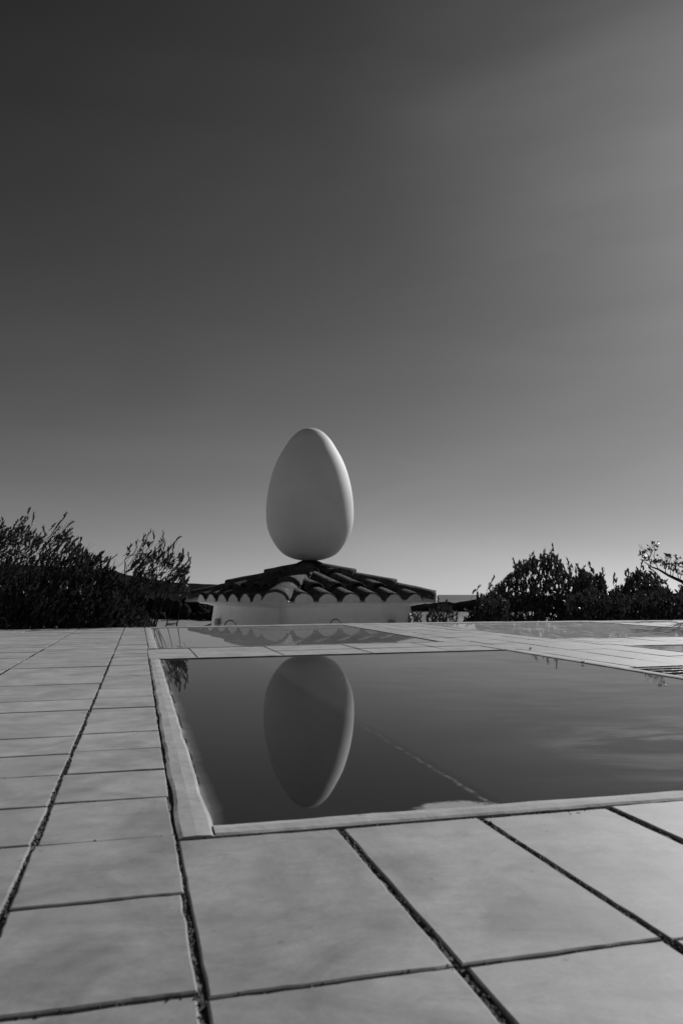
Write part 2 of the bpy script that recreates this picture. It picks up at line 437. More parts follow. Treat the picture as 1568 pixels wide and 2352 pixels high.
panel('milky pool beyond the foreground one, mirroring the scalloped eaves of the small roof', .03, 5.68, 13.28, 21.64, .17, .07, .06, .10,
     mirror_mat('middle_panel_mirror', .20, .0037, .00055/C, rough=.015, wav=.0004, ior=1.5), 21)
panel('milky pool at the right, streaked with reflections of the dark bushes', 8.42, 14.97, 13.36, 21.66, .08, .08, .08, .10,
     mirror_mat('right_panel_mirror', .46, .002, .0004/C, rough=.02, wav=.0018, streak=.38, ior=1.5), 41)  # sky gaps of the bush reflection painted as pale streaks in the film
panel('small pool cut off by the right edge, just beyond the drain grate', 8.67, 11.82, 9.17, 11.33, .08, .08, .08, .08,
     mirror_mat('small_panel_mirror', .35, 0.0, 0.0, streak=.2, rough=.06), 61)

# ------------------------------------------------------------------ drain grate
def grate():
    root = empty('drain_grate', W(6.8, 7.1, 0)); base = root.location.copy()
    tag(root, 'dark slotted drain grate with pale bars set in the paving beside the near pool', 'drain grate')
    u0, u1, v0, v1 = 6.09, 7.56, 6.0, 8.2
    def box(mb, a, b, c, d, z0, z1, n=6):
        vs = []
        for k in range(n+1):
            uu = a+(b-a)*k/n
            for (v, z) in ((c, z0), (c, z1), (d, z1), (d, z0)): vs.append(W(uu, v, z)-base)
        mb.add(vs, [(k*4+i, (k+1)*4+i, (k+1)*4+(i+1) % 4, k*4+(i+1) % 4) for k in range(n) for i in range(4)]+[(3, 2, 1, 0), tuple(n*4+i for i in range(4))])
    mb = MB()
    box(mb, u0, u1, v0, v0+.06, -.03, -.001); box(mb, u0, u1, v1-.05, v1, -.03, -.0035)
    box(mb, u0, u0+.05, v0+.06, v1-.05, -.03, -.001, 2)
    mb.build('frame', M['iron'], root)
    v = v1-.20
    while v > v0+.12:
        mb = MB(); box(mb, u0+.06, u1-.01, v, v+.06, -.02, -.0005+random.uniform(-.001, .001), 14)
        for i, p in enumerate(mb.v):
            mb.v[i] = (p[0], p[1], p[2]+.0012*noise.noise(Vector((p[0]*40, p[1]*40, 3))))
        mb.build('bar', M['bar'], root)
        v -= .235
    mb = MB(); box(mb, u0, u1, v0, v1, -.16, -.12); mb.build('trough', M['dark'], root)
grate()

# ------------------------------------------------------------------ small tower with tiled hip roof
DT = 34*C
apex = ray(711, 1289, DT); AX = Vector((apex.x, DT, 0))
ANG = R(34.5); S = .247*DT; ZE = .62*C; ZA = apex.z
PIT = S/7
tower = empty('tiled_tower', (AX.x, AX.y, -1.3), ANG)
tag(tower, 'small white tower with a low hip roof of old barrel tiles, carrying the egg', 'tower')
H0 = Vector((0, 0, 1.3))
def P(x, y, z): return Vector((x, y, z))+H0             # local point, z in world metres
def half_pipe(mb, p0, p1, up, w0, w1, h0, h1, th=.013, inv=False, n=12, m=6, seed=0, skew=0.0):
    """arched clay tile from p0 to p1: w = half width, h = arch height"""
    ax = (p1-p0); ln = ax.length; ax.normalize(); side = ax.cross(up).normalized(); upn = side.cross(ax).normalized()
    sg = -1 if inv else 1
    vs = []
    for k in range(m+1):
        t = k/m; w = w0+(w1-w0)*t; h = h0+(h1-h0)*t; c = p0.lerp(p1, t)
        for lay in (0, 1):
            for i in range(n+1):
                a = math.pi*i/n
                ww, hh = (w, h) if lay == 0 else (w-th, h-th)
                nn = .004*noise.noise(Vector((i*.6, t*4, seed*1.7)))*(1 if 0 < i < n else .3)
                e = 0
                if k == 0: e = .006*noise.noise(Vector((i*.9, seed*3.1, 9)))
                vs.append(c+side*(math.cos(a)*(ww+nn))+upn*(sg*math.sin(a)*(hh+nn)+(0 if not inv else 0))+ax*e)
    q = 2*(n+1); fs = []
    for k in range(m):
        for i in range(n):
            fs.append((k*q+i, k*q+i+1, (k+1)*q+i+1, (k+1)*q+i))
            fs.append((k*q+n+1+i, (k+1)*q+n+1+i, (k+1)*q+n+2+i, k*q+n+2+i))
        for i in (0, n):
            a, b, c_, d = k*q+i, (k+1)*q+i, (k+1)*q+n+1+i, k*q+n+1+i
            fs.append((a, b, c_, d) if i == 0 else (d, c_, b, a))
    for k in (0, m):
        for i in range(n):
            f = (k*q+i, k*q+n+1+i, k*q+n+2+i, k*q+i+1)
            fs.append(f if k == 0 else tuple(reversed(f)))
    mb.add(vs, fs)

slope = (ZA-.10-(ZE+.015))/(S/2)
def side_pt(k, s, t, dz):
    """side k, s along the eave, t plan distance up from the eave"""
    x, y = s, -S/2+t
    c, sn = math.cos(k*math.pi/2), math.sin(k*math.pi/2)
    return P(x*c-y*sn, x*sn+y*c, ZE+.015+slope*t+dz)
covers = MB(); chans = MB(); plugs = MB(); sd = 0
for k in range(4):
    for i in range(6):
        s = (i-2.5)*PIT
        lim = S/2-abs(s)+.03
        cuts = [-.035+random.uniform(-.008, .008), .22*S/2+random.uniform(-.02, .02), .70*S/2+random.uniform(-.03, .03), S/2+.1]
        for r in range(3):
            a = cuts[r]; b = min(cuts[r+1]+.07, lim)
            if a > lim-.06: break
            up = (side_pt(k, s, 0, 1)-side_pt(k, s, 0, 0)); sd += 1
            js = random.uniform(-.006, .006)
            half_pipe(covers, side_pt(k, s+js, a, .014+.014*(r > 0)+.003*r), side_pt(k, s+js*.5, b, .004), up, .107, .088, .088, .072, .010, seed=sd)
        # plaster plug inside the cover
        pts = []; n = 14
        up = Vector((0, 0, 1))
        for a_ in range(n+1):
            a = math.pi*a_/n
            w, h = .103+.004*noise.noise(Vector((a*2, sd, 0))), .086+.003*noise.noise(Vector((a*2, sd, 5)))
            pts.append((s+math.cos(a)*w, math.sin(a)*h))
        dy = random.uniform(-.006, .006)
        fr = [side_pt(k, q[0], -.050+dy*.5+.006*(q[1]/.083), 0) for q in pts]
        fr = [Vector((p.x, p.y, H0.z+ZE+.008+q[1])) for p, q in zip(fr, pts)]
        bk = [side_pt(k, q[0], .10, 0) for q in pts]; bk = [Vector((p.x, p.y, H0.z+ZE+.008+q[1])) for p, q in zip(bk, pts)]
        cf = sum(fr, Vector())/len(fr)
        vs = fr+bk+[Vector((cf.x, cf.y, cf.z))]
        fs = [(a, a+1, n+1+a+1, n+1+a) for a in range(n)]+[(a+1, a, 2*n+2) for a in range(n)]+[(0, n, 2*n+2)]
        plugs.add(vs, fs)
    for i in range(7):
        s = (i-3)*PIT; lim = S/2-abs(s)+.02
        if lim < .1: lim = .14
        sd += 1
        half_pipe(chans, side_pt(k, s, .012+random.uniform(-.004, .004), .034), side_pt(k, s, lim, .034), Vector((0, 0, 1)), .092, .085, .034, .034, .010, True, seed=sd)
# hip ridges
for k in range(4):
    ridge = MB()
    c, sn = math.cos(k*math.pi/2), math.sin(k*math.pi/2)
    def hip(t, dz):
        x = y = -S/2*(1-t)
        return P(x*c-y*sn, x*sn+y*c, ZE+.035+(slope*S/2)*t+dz)
    cuts = [-.035, .29, .63, .985]
    for r in range(3):
        sd += 1
        w, h = (.128, .100) if r == 0 else (.122, .095)
        half_pipe(ridge, hip(cuts[r]+random.uniform(-.01, .01), .006+.020*(r > 0)), hip(min(cuts[r+1]+.03, 1.0), .002), Vector((0, 0, 1)), w, w*.84, h, h*.85, .018, False, 16, 8, sd)
    # flared plaster under the corner ridge end
    n = 16; e = hip(-.050, 0); d = (hip(.2, 0)-hip(0, 0)); d.z = 0; d.normalize(); sdv = Vector((-d.y, d.x, 0))
    f1 = []; b1 = []
    for a_ in range(n+1):
        a = math.pi*a_/n; w = .117; h = .112
        x = math.cos(a)*w; z = math.sin(a)*h
        fl = 1+.30*max(0, 1-z/.04)
        f1.append(Vector((e.x, e.y, H0.z+ZE+.002+z))+sdv*x*fl); b1.append(Vector((e.x, e.y, H0.z+ZE+.002+z))+sdv*x*.9+d*.16)
    cf = sum(f1, Vector())/len(f1)
    plugs.add(f1+b1+[cf], [(a, a+1, n+1+a+1, n+1+a) for a in range(n)]+[(a+1, a, 2*n+2) for a in range(n)]+[(0, n, 2*n+2)])
    ridge.build('hip_ridge', M['roof'], tower, True)
    # mortar under the ridge's upper ends
    for t in cuts[1:3]:
        mort = MB()
        half_pipe(mort, hip(t+.012, -.012), hip(t+.06, -.012), Vector((0, 0, 1)), .116, .112, .112, .108, .04, False, 14, 3, sd+40)
        mort.build('ridge_mortar', M['mortar'], tower)
roof = covers.build('roof', M['roof'], tower, True)
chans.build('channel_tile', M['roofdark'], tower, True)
plugs.build('eave_plaster', M['plug'], tower)
# roof deck under the tiles
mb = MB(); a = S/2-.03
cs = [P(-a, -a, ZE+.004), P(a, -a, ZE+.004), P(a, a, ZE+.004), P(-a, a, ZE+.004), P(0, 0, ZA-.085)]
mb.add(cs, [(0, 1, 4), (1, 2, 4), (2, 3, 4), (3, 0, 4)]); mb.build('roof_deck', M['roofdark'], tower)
# apex lump and seat of the egg
mb = MB(); n = 20; prof = [(.17, -.075), (.14, -.02), (.10, .0), (.08, .006), (.072, .020), (.070, .045)]
vs = [P(r*math.cos(2*math.pi*i/n)*(1+.06*noise.noise(Vector((i, z*9, 0)))), r*math.sin(2*math.pi*i/n), ZA+z) for r, z in prof for i in range(n)]
mb.add(vs, [(j*n+i, j*n+(i+1) % n, (j+1)*n+(i+1) % n, (j+1)*n+i) for j in range(len(prof)-1) for i in range(n)])
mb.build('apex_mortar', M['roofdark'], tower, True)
# walls: battered, thick; cornice with soffit
mb = MB()
wt, wb = S/2-.150, S/2-.105
N = 14
def wallring(h, z): 
    out = []
    for e in range(4):
        for q in range(N):
            t = -1+2*q/N
            x, y = h*t, -h
            c, sn = math.cos(e*math.pi/2), math.sin(e*math.pi/2)
            rr = .006*noise.noise(Vector((e*5+t*3, z*5, 2))) if q else 0
            y -= rr
            out.append(P(x*c-y*sn, x*sn+y*c, z))
    return out
zs = [ZE-.040, ZE-.07, ZE-.11, ZE-.16, ZE-.22, ZE-.30, -.6, -1.3]
rings = [wallring(wt+(wb-wt)*min(1, (ZE-.04-z)/.5)+(.0 if z > -.3 else .0), z) for z in zs]
m = 4*N; vs = [v for r in rings for v in r]
mb.add(vs, [(j*m+i, (j+1)*m+i, (j+1)*m+(i+1) % m, j*m+(i+1) % m) for j in range(len(zs)-1) for i in range(m)])
wall = mb.build('wall', M['plaster'], tower, True)
mb = MB(); cs = [wallring(S/2-.022, ZE+.014), wallring(S/2-.016, ZE+.004), wallring(S/2-.035, ZE-.010), wallring(S/2-.10, ZE-.022), wallring(wt-.01, ZE-.044)]
vs = [v for r in cs for v in r]+[P(0, 0, ZE+.010)]
mb.add(vs, [(j*m+i, (j+1)*m+i, (j+1)*m+(i+1) % m, j*m+(i+1) % m) for j in range(len(cs)-1) for i in range(m)]+[((i+1) % m, i, len(cs)*m) for i in range(m)])
mb.build('cornice', M['plug'], tower)

M['disc'] = rough_mat('grey_disc', .28, .36, 20, .9, 60, .002)
for nrm, px_, py_ in (((-1, 0), -wb-.002, -wb+2*wb*.86), ((0, -1), -wb+2*wb*.80, -wb-.002)):  # flat grey discs, darker than the plaster around them
    mb = MB(); tv = Vector((nrm[1], -nrm[0], 0)); c0 = P(px_, py_, -.36*C); nn_ = Vector((nrm[0], nrm[1], 0))
    rim_ = [c0+tv*(.040*math.cos(a))+Vector((0, 0, .044*math.sin(a))) for a in [2*math.pi*k/24 for k in range(24)]]
    mb.add([q+nn_*.004 for q in rim_]+[q-nn_*.03 for q in rim_], [tuple(range(24))]+[(i+24, (i+1) % 24+24, (i+1) % 24, i) for i in range(24)])
    mb.build('wall_disc', M['disc'], tower)
# ------------------------------------------------------------------ egg
EP = [(227, 0), (231, 34), (238, 66), (250, 105), (275, 152), (300, 186), (350, 237), (400, 279), (500, 341), (600, 400), (700, 446), (800, 482), (900, 509), (1000, 531), (1100, 547),
      (1200, 556), (1300, 559), (1400, 556), (1500, 541), (1600, 506), (1700, 452), (1800, 374), (1850, 312), (1880, 250), (1900, 190), (1912, 130), (1919, 75), (1922, 0)]
scl = .18
def smooth_profile():
    k = scl*DT/F*1.004
    zc = lambda yy: ray(711, 942+yy*scl, DT).z     # picture row to height (942 = row of crop top)
    pts = [(r*k, zc(y)) for y, r in EP]
    out = []
    for i in range(len(pts)-1):
        p0, p1, p2, p3 = pts[max(i-1, 0)], pts[i], pts[i+1], pts[min(i+2, len(pts)-1)]
        if i == 0: p0 = (-pts[1][0], pts[1][1])
        if i == len(pts)-2: p3 = (-pts[-2][0], pts[-2][1])
        d01 = math.hypot(p1[0]-p0[0], p1[1]-p0[1])**.5 or 1e-4; d12 = math.hypot(p2[0]-p1[0], p2[1]-p1[1])**.5; d23 = math.hypot(p3[0]-p2[0], p3[1]-p2[1])**.5 or 1e-4
        for s in range(5):
            t = s/5; o = []
            for c in (0, 1):
                m1 = ((p1[c]-p0[c])/d01-(p2[c]-p0[c])/(d01+d12)+(p2[c]-p1[c])/d12)*d12
                m2 = ((p2[c]-p1[c])/d12-(p3[c]-p1[c])/(d12+d23)+(p3[c]-p2[c])/d23)*d12
                o.append((2*t**3-3*t*t+1)*p1[c]+(t**3-2*t*t+t)*m1+(-2*t**3+3*t*t)*p2[c]+(t**3-t*t)*m2)
            out.append((max(o[0], 0), o[1]))
    out.append(pts[-1])
    # gentle smoothing of traced wobble
    for _ in range(6):
        out = [out[0]]+[((out[i-1][0]+2*out[i][0]+out[i+1][0])/4, (out[i-1][1]+2*out[i][1]+out[i+1][1])/4) for i in range(1, len(out)-1)]+[out[-1]]
    out[0] = (0, zc(226)); out[1] = (out[1][0], zc(227.5))
    return out
pr = smooth_profile(); zb = pr[-1][1]; n = 96
mb = MB(); vs = []
for r, z in pr[1:-1]:
    for i in range(n): vs.append((r*math.cos(2*math.pi*i/n), r*math.sin(2*math.pi*i/n), z-zb))
vs.append((0, 0, pr[0][1]-zb)); vs.append((0, 0, 0)); q = len(pr)-2
mb.add(vs, [(j*n+(i+1) % n, j*n+i, (j+1)*n+i, (j+1)*n+(i+1) % n) for j in range(q-1) for i in range(n)]+[(i, (i+1) % n, q*n) for i in range(n)]+[((q-1)*n+(i+1) % n, (q-1)*n+i, q*n+1) for i in range(n)])
egg = mb.build('giant_egg', M['egg'], None, True); egg.location = (AX.x, DT, zb-.002)
tag(egg, 'giant smooth white egg standing upright on the peak of the tiled roof', 'egg sculpture')

# ------------------------------------------------------------------ iron hoops along the far edge
first = None
spots = [(2, 1419, 14, 19.6, 'at the far left, half out of the picture'), (529, 1425, 12, 25.5, "in front of the tower's left wall"), (771, 1422, 12, 26.3, "in front of the tower's right wall"),
         (1012, 1420, 11, 27.2, 'under the little round bush right of the tower'), (1255, 1420, 11, 27.6, 'below the tallest right-hand bush'), (1488, 1420, 11, 27.6, 'near the right edge, among the bushes')]
for x, y, r, D, lab in spots:
    Y = D*C; p = ray(x, y, Y); rad = r/F*Y
    mb = MB(); pts = [Vector((rad*math.cos(a), 0, rad*math.sin(a)-rad)) for a in [math.pi*k/18 for k in range(19)]]
    pts = [pts[0]-Vector((0, 0, .16))]+pts+[pts[-1]-Vector((0, 0, .16))]
    tube(mb, pts, [.0042]*len(pts), 8)
    o = mb.build('iron_hoop', M['iron'], None, True); o.location = p; o.rotation_euler.z = R(random.uniform(8, 22))
    tag(o, 'thin black hoop at the terrace edge '+lab, 'hoop', 'black hoops along the terrace edge')

# ------------------------------------------------------------------ shrubs
def leaf(mb, p, d, ln, wd):
    d = d.normalized(); s = d.cross(Vector((random.gauss(0, 1), random.gauss(0, 1), random.gauss(0, 1)))).normalized(); nn = d.cross(s)
    c = d*ln*.45; f = nn*wd*.22; b = nn*ln*random.uniform(-.09, .09)
    mb.add([p, p+c*.55+s*wd*.40+f, p+c*1.35+s*wd*.42+f+b*.5, p+d*ln+b, p+c*1.35-s*wd*.42+f+b*.5, p+c*.55-s*wd*.40+f, p+c+b*.2],
           [(0, 1, 6), (1, 2, 6), (2, 3, 6), (3, 4, 6), (4, 5, 6), (5, 0, 6)])
def twig(lm, sm, tip, d, ln, leaves, ll, lw, bare=0.0):
    d = d.normalized(); p0 = tip-d*ln
    bend = Vector((random.gauss(0, .12), random.gauss(0, .12), -.1))*ln
    pts = [p0+d*ln*t+bend*(math.sin(t*3.14)) for t in (0, .33, .66, 1)]
    tube(sm, pts, [.0022, .0019, .0014, .0008], 4)
    for k in range(leaves):
        t = bare+(1-bare)*((k+random.random())/leaves)**.5
        i = min(int(t*3), 2); q = pts[i].lerp(pts[i+1], t*3-i)
        dd = (pts[i+1]-pts[i]).normalized()
        a = dd.orthogonal().normalized(); a.rotate(Matrix.Rotation(random.uniform(0, 6.283), 3, dd))
        spread = random.uniform(.15, .62) if t < .8 else random.uniform(.05, .5)
        leaf(lm, q, dd+a*spread, ll*random.uniform(.6, 1.15)*(1-.25*max(0, t-.8)/.2), lw*random.uniform(.75, 1.2))
def interp(prof, x):
    if x <= prof[0][0]: return prof[0][1]
    for a, b in zip(prof, prof[1:]):
        if x <= b[0]: return a[1]+(b[1]-a[1])*(x-a[0])/(b[0]-a[0])
    return prof[-1][1]
def shrub(label, prof, bottom, Y0, Y1, n, lean, ll, lw, leaves, spikes=(), bases=None, tl=(.12, .24), mat='leaf', bare_tw=0, name='leafy_shrub', ztop=None):
    x0, x1 = prof[0][0], prof[-1][0]; Ym = (Y0+Y1)/2
    gz = -.72
    bx = [ray(b, 1400, Ym) for b in (bases or [(x0+x1)/2])]
    root = empty(name, (bx[0].x, bx[0].y, gz)); tag(root, label, 'shrub', 'shrubs behind the terrace edge')
    O = root.location.copy()
    lm, sm = MB(), MB(); tips = []
    for k in range(int(n*2.1)):
        x = random.uniform(x0, x1); top = interp(prof, x)
        t = random.random()**.95
        y = top+(bottom-top)*t+random.uniform(0, 8)
        Y = random.uniform(Y0, Y1)
        tips.append((ray(x, y, Y), k))
    for (x, y) in spikes: tips.append((ray(x, y, random.uniform(Y0, Ym)), -1))
    for p, k in tips:
        d = Vector((lean+random.gauss(0, .28), random.gauss(0, .35), 1.0 if k == -1 else random.uniform(.55, 1.15)))
        q = p-O
        L_ = random.uniform(*tl)*(1.0 if k == -1 else .52)
        twig(lm, sm, q, d, L_, int(leaves*.55), ll, lw, .1 if k != -1 else .4)
        if k == -1:
            for e_ in range(3):
                q2 = q-d.normalized()*L_*random.uniform(.35, .9)
                twig(lm, sm, q2+Vector((random.uniform(-.02, .035), random.uniform(-.02, .02), random.uniform(0, .03))), d+Vector((random.gauss(0, .35), 0, 0)), L_*.4, 7, ll, lw, .1)
        if k % 13 == 0 or k == -1:
            s0 = q-d.normalized()*L_
            b = random.choice(bx)-O; b.z = 0; b += Vector((random.uniform(-.12, .12), random.uniform(-.1, .1), 0))
            m1 = b.lerp(s0, .5)+Vector((random.uniform(-.06, .06), random.uniform(-.06, .06), .05))
            tube(sm, [b, b.lerp(m1, .5)+Vector((random.uniform(-.03, .03), 0, .03)), m1, s0], [.011, .009, .006, .0022], 5)
    for k in range(bare_tw):
        x = random.uniform(x0, x1); p = ray(x, interp(prof, x)-random.uniform(2, 26), random.uniform(Y0, Ym))-O
        d = Vector((lean+random.gauss(0, .4), random.gauss(0, .3), 1)).normalized(); L_ = random.uniform(.15, .3)
        tube(sm, [p-d*L_, p-d*L_*.5+Vector((random.uniform(-.02, .02), 0, 0)), p], [.0018, .0013, .0006], 4)
        tube(sm, [p-d*L_*.45, p-d*L_*.2+Vector((random.uniform(-.05, .06), 0, .02))], [.001, .0005], 4)
    lm.build('leaves', M[mat], root); sm.build('stems', M['bark'], root)
    return root
FL = (.041, .0112)
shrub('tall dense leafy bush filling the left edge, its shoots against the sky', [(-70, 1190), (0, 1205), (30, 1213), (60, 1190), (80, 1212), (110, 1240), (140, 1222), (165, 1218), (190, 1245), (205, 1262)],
      1450, 4.9, 5.9, 540, .68, *FL, 24, [(5, 1193), (38, 1197), (68, 1168), (78, 1182), (100, 1212), (152, 1180), (166, 1200), (125, 1225), (-10, 1185)], [-60, 20, 110, 180], bare_tw=16)
shrub('bush sloping down to the right beside the tall left bush', [(175, 1250), (195, 1252), (215, 1268), (240, 1276), (262, 1286), (272, 1330), (330, 1380)],
      1442, 5.0, 6.0, 330, .72, *FL, 22, [(186, 1238), (236, 1270), (254, 1281), (266, 1276)], [190, 260], bare_tw=16)
shrub('loose sprig of leaves standing against the sky left of the tower', [(305, 1285), (318, 1262), (340, 1262), (352, 1240), (380, 1238), (395, 1262), (415, 1262), (428, 1275), (434, 1300)],
      1345, 5.0, 5.5, 84, .6, *FL, 17, [(315, 1240), (346, 1220), (352, 1224), (375, 1225), (412, 1234), (432, 1272), (431, 1306), (420, 1265)], [270, 300], bare_tw=12)
shrub('low dark thicket hugging the terrace edge left of the tower', [(-60, 1330), (150, 1335), (270, 1345), (310, 1375), (335, 1410), (350, 1432)],
      1455, 4.6, 5.8, 560, .55, *FL, 20, (), [0, 120, 240, 330], bare_tw=0)
# right hand side
FR = (.056, .0165)
shrub('small sparse plant at the foot of the tower, right side', [(936, 1412), (945, 1404), (958, 1410), (968, 1414)], 1440, 6.0, 6.2, 15, 0.0, .036, .008, 14, [(945, 1402), (960, 1406)], [950], (.08, .12), 'leaf2')
shrub('small round bush between the tower and the headland', [(978, 1412), (988, 1398), (1005, 1392), (1028, 1384), (1045, 1396), (1054, 1410)], 1440, 6.0, 6.3, 66, .03, .036, .009, 17, [(1006, 1374), (1026, 1379)], [1015], (.09, .14), 'leaf2')
shrub('low feathery bush spreading right of the small round one', [(1064, 1424), (1085, 1408), (1095, 1385), (1110, 1368), (1122, 1372), (1145, 1370), (1165, 1375)], 1440, 6.2, 6.8, 130, -.12, *FR, 18, [(1102, 1346), (1072, 1402), (1120, 1366), (1096, 1374)], [1120], (.10, .2), 'leaf2')
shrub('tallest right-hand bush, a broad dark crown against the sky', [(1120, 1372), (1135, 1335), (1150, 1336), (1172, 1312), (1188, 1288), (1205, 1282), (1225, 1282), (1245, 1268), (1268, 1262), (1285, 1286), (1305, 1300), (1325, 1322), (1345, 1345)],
      1440, 8.1, 9.1, 620, .10, *FR, 24, [(1134, 1325), (1178, 1285), (1224, 1270), (1268, 1252), (1280, 1275), (1250, 1264), (1302, 1283), (1226, 1278)], [1210, 1260], (.13, .26))
shrub('bush with two pointed shoots between the tallest bush and the right one', [(1315, 1345), (1328, 1312), (1345, 1308), (1362, 1320), (1380, 1316), (1392, 1345)],
      1440, 7.9, 8.8, 340, .06, *FR, 22, [(1325, 1298), (1352, 1294), (1384, 1306), (1341, 1302)], [1350], (.12, .22))
shrub('wide bush with ragged gaps near the right edge', [(1385, 1370), (1400, 1362), (1415, 1340), (1430, 1342), (1445, 1318), (1465, 1312), (1480, 1305), (1495, 1312), (1515, 1325), (1530, 1350), (1548, 1372)],
      1440, 7.8, 8.7, 560, .08, *FR, 22, [(1411, 1319), (1442, 1309), (1475, 1290), (1462, 1306), (1490, 1303), (1528, 1336)], [1450, 1490], (.12, .22))
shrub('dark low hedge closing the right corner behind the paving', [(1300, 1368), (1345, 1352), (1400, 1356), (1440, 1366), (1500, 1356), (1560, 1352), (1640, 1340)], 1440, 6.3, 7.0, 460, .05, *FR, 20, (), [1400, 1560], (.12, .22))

# gnarled branch reaching in from the right, tree stands just outside
def tree():
    root = empty('gnarled_tree', (ray(1620, 1400, 6.4).x, 6.4, -1.15))
    tag(root, 'gnarled twiggy tree reaching in from the right edge', 'tree')
    O = root.location.copy(); tr = MB(); lm = MB(); tw = MB()
    q = lambda x, y, Y=6.3: ray(x, y, Y)-O
    tube(tr, [Vector((0, 0, 0)), Vector((.03, .02, .45)), Vector((-.02, .05, .85)), q(1610, 1362), q(1568, 1337), q(1535, 1322), q(1512, 1308), q(1495, 1302), q(1478, 1290)],
         [.06, .05, .045, .026, .016, .012, .009, .006, .003], 8)
    tube(tr, [q(1610, 1362), q(1625, 1320), q(1618, 1280), q(1600, 1262)], [.024, .016, .010, .004], 6)
    def fork(p, d, ln, dep, rad):
        e = p+d*ln+Vector((random.uniform(-.01, .01), random.uniform(-.02, .02), 0))
        tube(tw, [p, p.lerp(e, .5)+Vector((random.uniform(-.008, .008),)*3), e], [rad, rad*.8, rad*.55], 4)
        if dep == 0:
            if random.random() < .5:
                for k in range(random.randint(4, 9)): leaf(lm, e, d+Vector((random.gauss(0, .45), random.gauss(0, .45), random.gauss(0, .35))), random.uniform(.02, .034), .010)
            return
        for k in range(2 if random.random() < .75 else 3):
            dd = (d+Vector((random.gauss(0, .45), random.gauss(0, .35), random.uniform(.0, .45)))).normalized()
            fork(e, dd, ln*random.uniform(.6, .9), dep-1, rad*.62)
    for (x, y) in ((1495, 1302), (1512, 1308), (1528, 1317), (1545, 1327), (1560, 1334), (1575, 1343), (1600, 1300), (1560, 1334), (1585, 1350), (1540, 1325)):
        fork(q(x, y), Vector((random.uniform(-.35, .35), random.uniform(-.3, .3), 1)).normalized(), random.uniform(.055, .08), 3, .0042)
    for (x, y) in ((1522, 1297), (1533, 1303), (1548, 1310), (1562, 1318), (1510, 1292), (1556, 1300), (1482, 1285), (1500, 1292), (1566, 1348), (1524, 1338), (1476, 1272), (1590, 1310), (1605, 1280), (1620, 1260)):
        for k in range(22): leaf(lm, q(x+random.uniform(-8, 8), y+random.uniform(-5, 5), 6.3+random.uniform(-.06, .06)), Vector((random.gauss(.2, .5), random.gauss(0, .5), random.uniform(.2, 1))), random.uniform(.024, .040), .014)
    # leafy crown outside the frame that shades the terrace corner
    for k in range(900):
        a = random.uniform(0, 6.28); r = random.random()**.5
        c = Vector((.22+math.cos(a)*.42*r, -.5+math.sin(a)*.5*r, 2.35+random.gauss(0, .15)))
        leaf(lm, c, Vector((random.gauss(0, .7), random.gauss(0, .7), random.uniform(-.1, 1))), .04, .013)
    for k in range(40):
        a = random.uniform(0, 6.28)
        tube(tw, [Vector((.02, .0, 1.1)), Vector((.02+.1*math.cos(a), -.25+.1*math.sin(a), 1.75)), Vector((.22+math.cos(a)*.36*random.random(), -.5+math.sin(a)*.4, 2.3+random.uniform(-.1, .2)))], [.012, .006, .002], 4)
    tr.build('trunk', M['bark'], root, True); tw.build('twigs', M['bark'], root); lm.build('leaves', M['leaf'], root)
tree()

# dry weeds growing from the joint at the right rim of the near reflective panel
for i, (x, y) in enumerate(((1337, 1525), (1217, 1493))):
    p = ray(x, y, 2.0); t = (0-C)/(p.z-C); p = Vector((p.x*t, p.y*t, 0))
    lm = MB()
    for k in range(12): leaf(lm, Vector((0, 0, 0)), Vector((random.gauss(0, .6), random.gauss(0, .5), 1)), random.uniform(.008, .018), .0022)
    o = lm.build('weed_tuft', M['leaf2']); o.location = p
    tag(o, ('tiny weed tuft on the right rim of the near pool, below the paving corner', "tiny weed tuft just behind the near pool's far right corner")[i], 'weed', 'weeds in the paving joints')

# ------------------------------------------------------------------ landscape
SEA = -12.0
def plane(name, mat, x0, x1, y0, y1, z, nx=1, ny=1, kind='structure', fn=None):
    mb = MB(); vs = []
    for b in range(ny+1):
        for a in range(nx+1):
            x = x0+(x1-x0)*a/nx; y = y0+(y1-y0)*b/ny
            vs.append((x, y, z if fn is None else fn(x, y)))
    mb.add(vs, [(b*(nx+1)+a, b*(nx+1)+a+1, (b+1)*(nx+1)+a+1, (b+1)*(nx+1)+a) for a in range(nx) for b in range(ny)])
    return tag(mb.build(name, mat, None, True), kind=kind)
plane('sea', M['sea'], -30000, 30000, 40, 40000, SEA)
plane('seabed_land', M['ground'], -3000, 3000, -3000, 60, SEA-.5)
plane('garden_ground', M['ground'], -60, 60, -40, 90, -1.2, 60, 65, 'structure',
      lambda x, y: -.72-max(0, (y-10))*.14+.08*noise.noise(Vector((x*.5, y*.5, 0)))-.0)  # unseen ground, raised for a closer light bounce on the walls
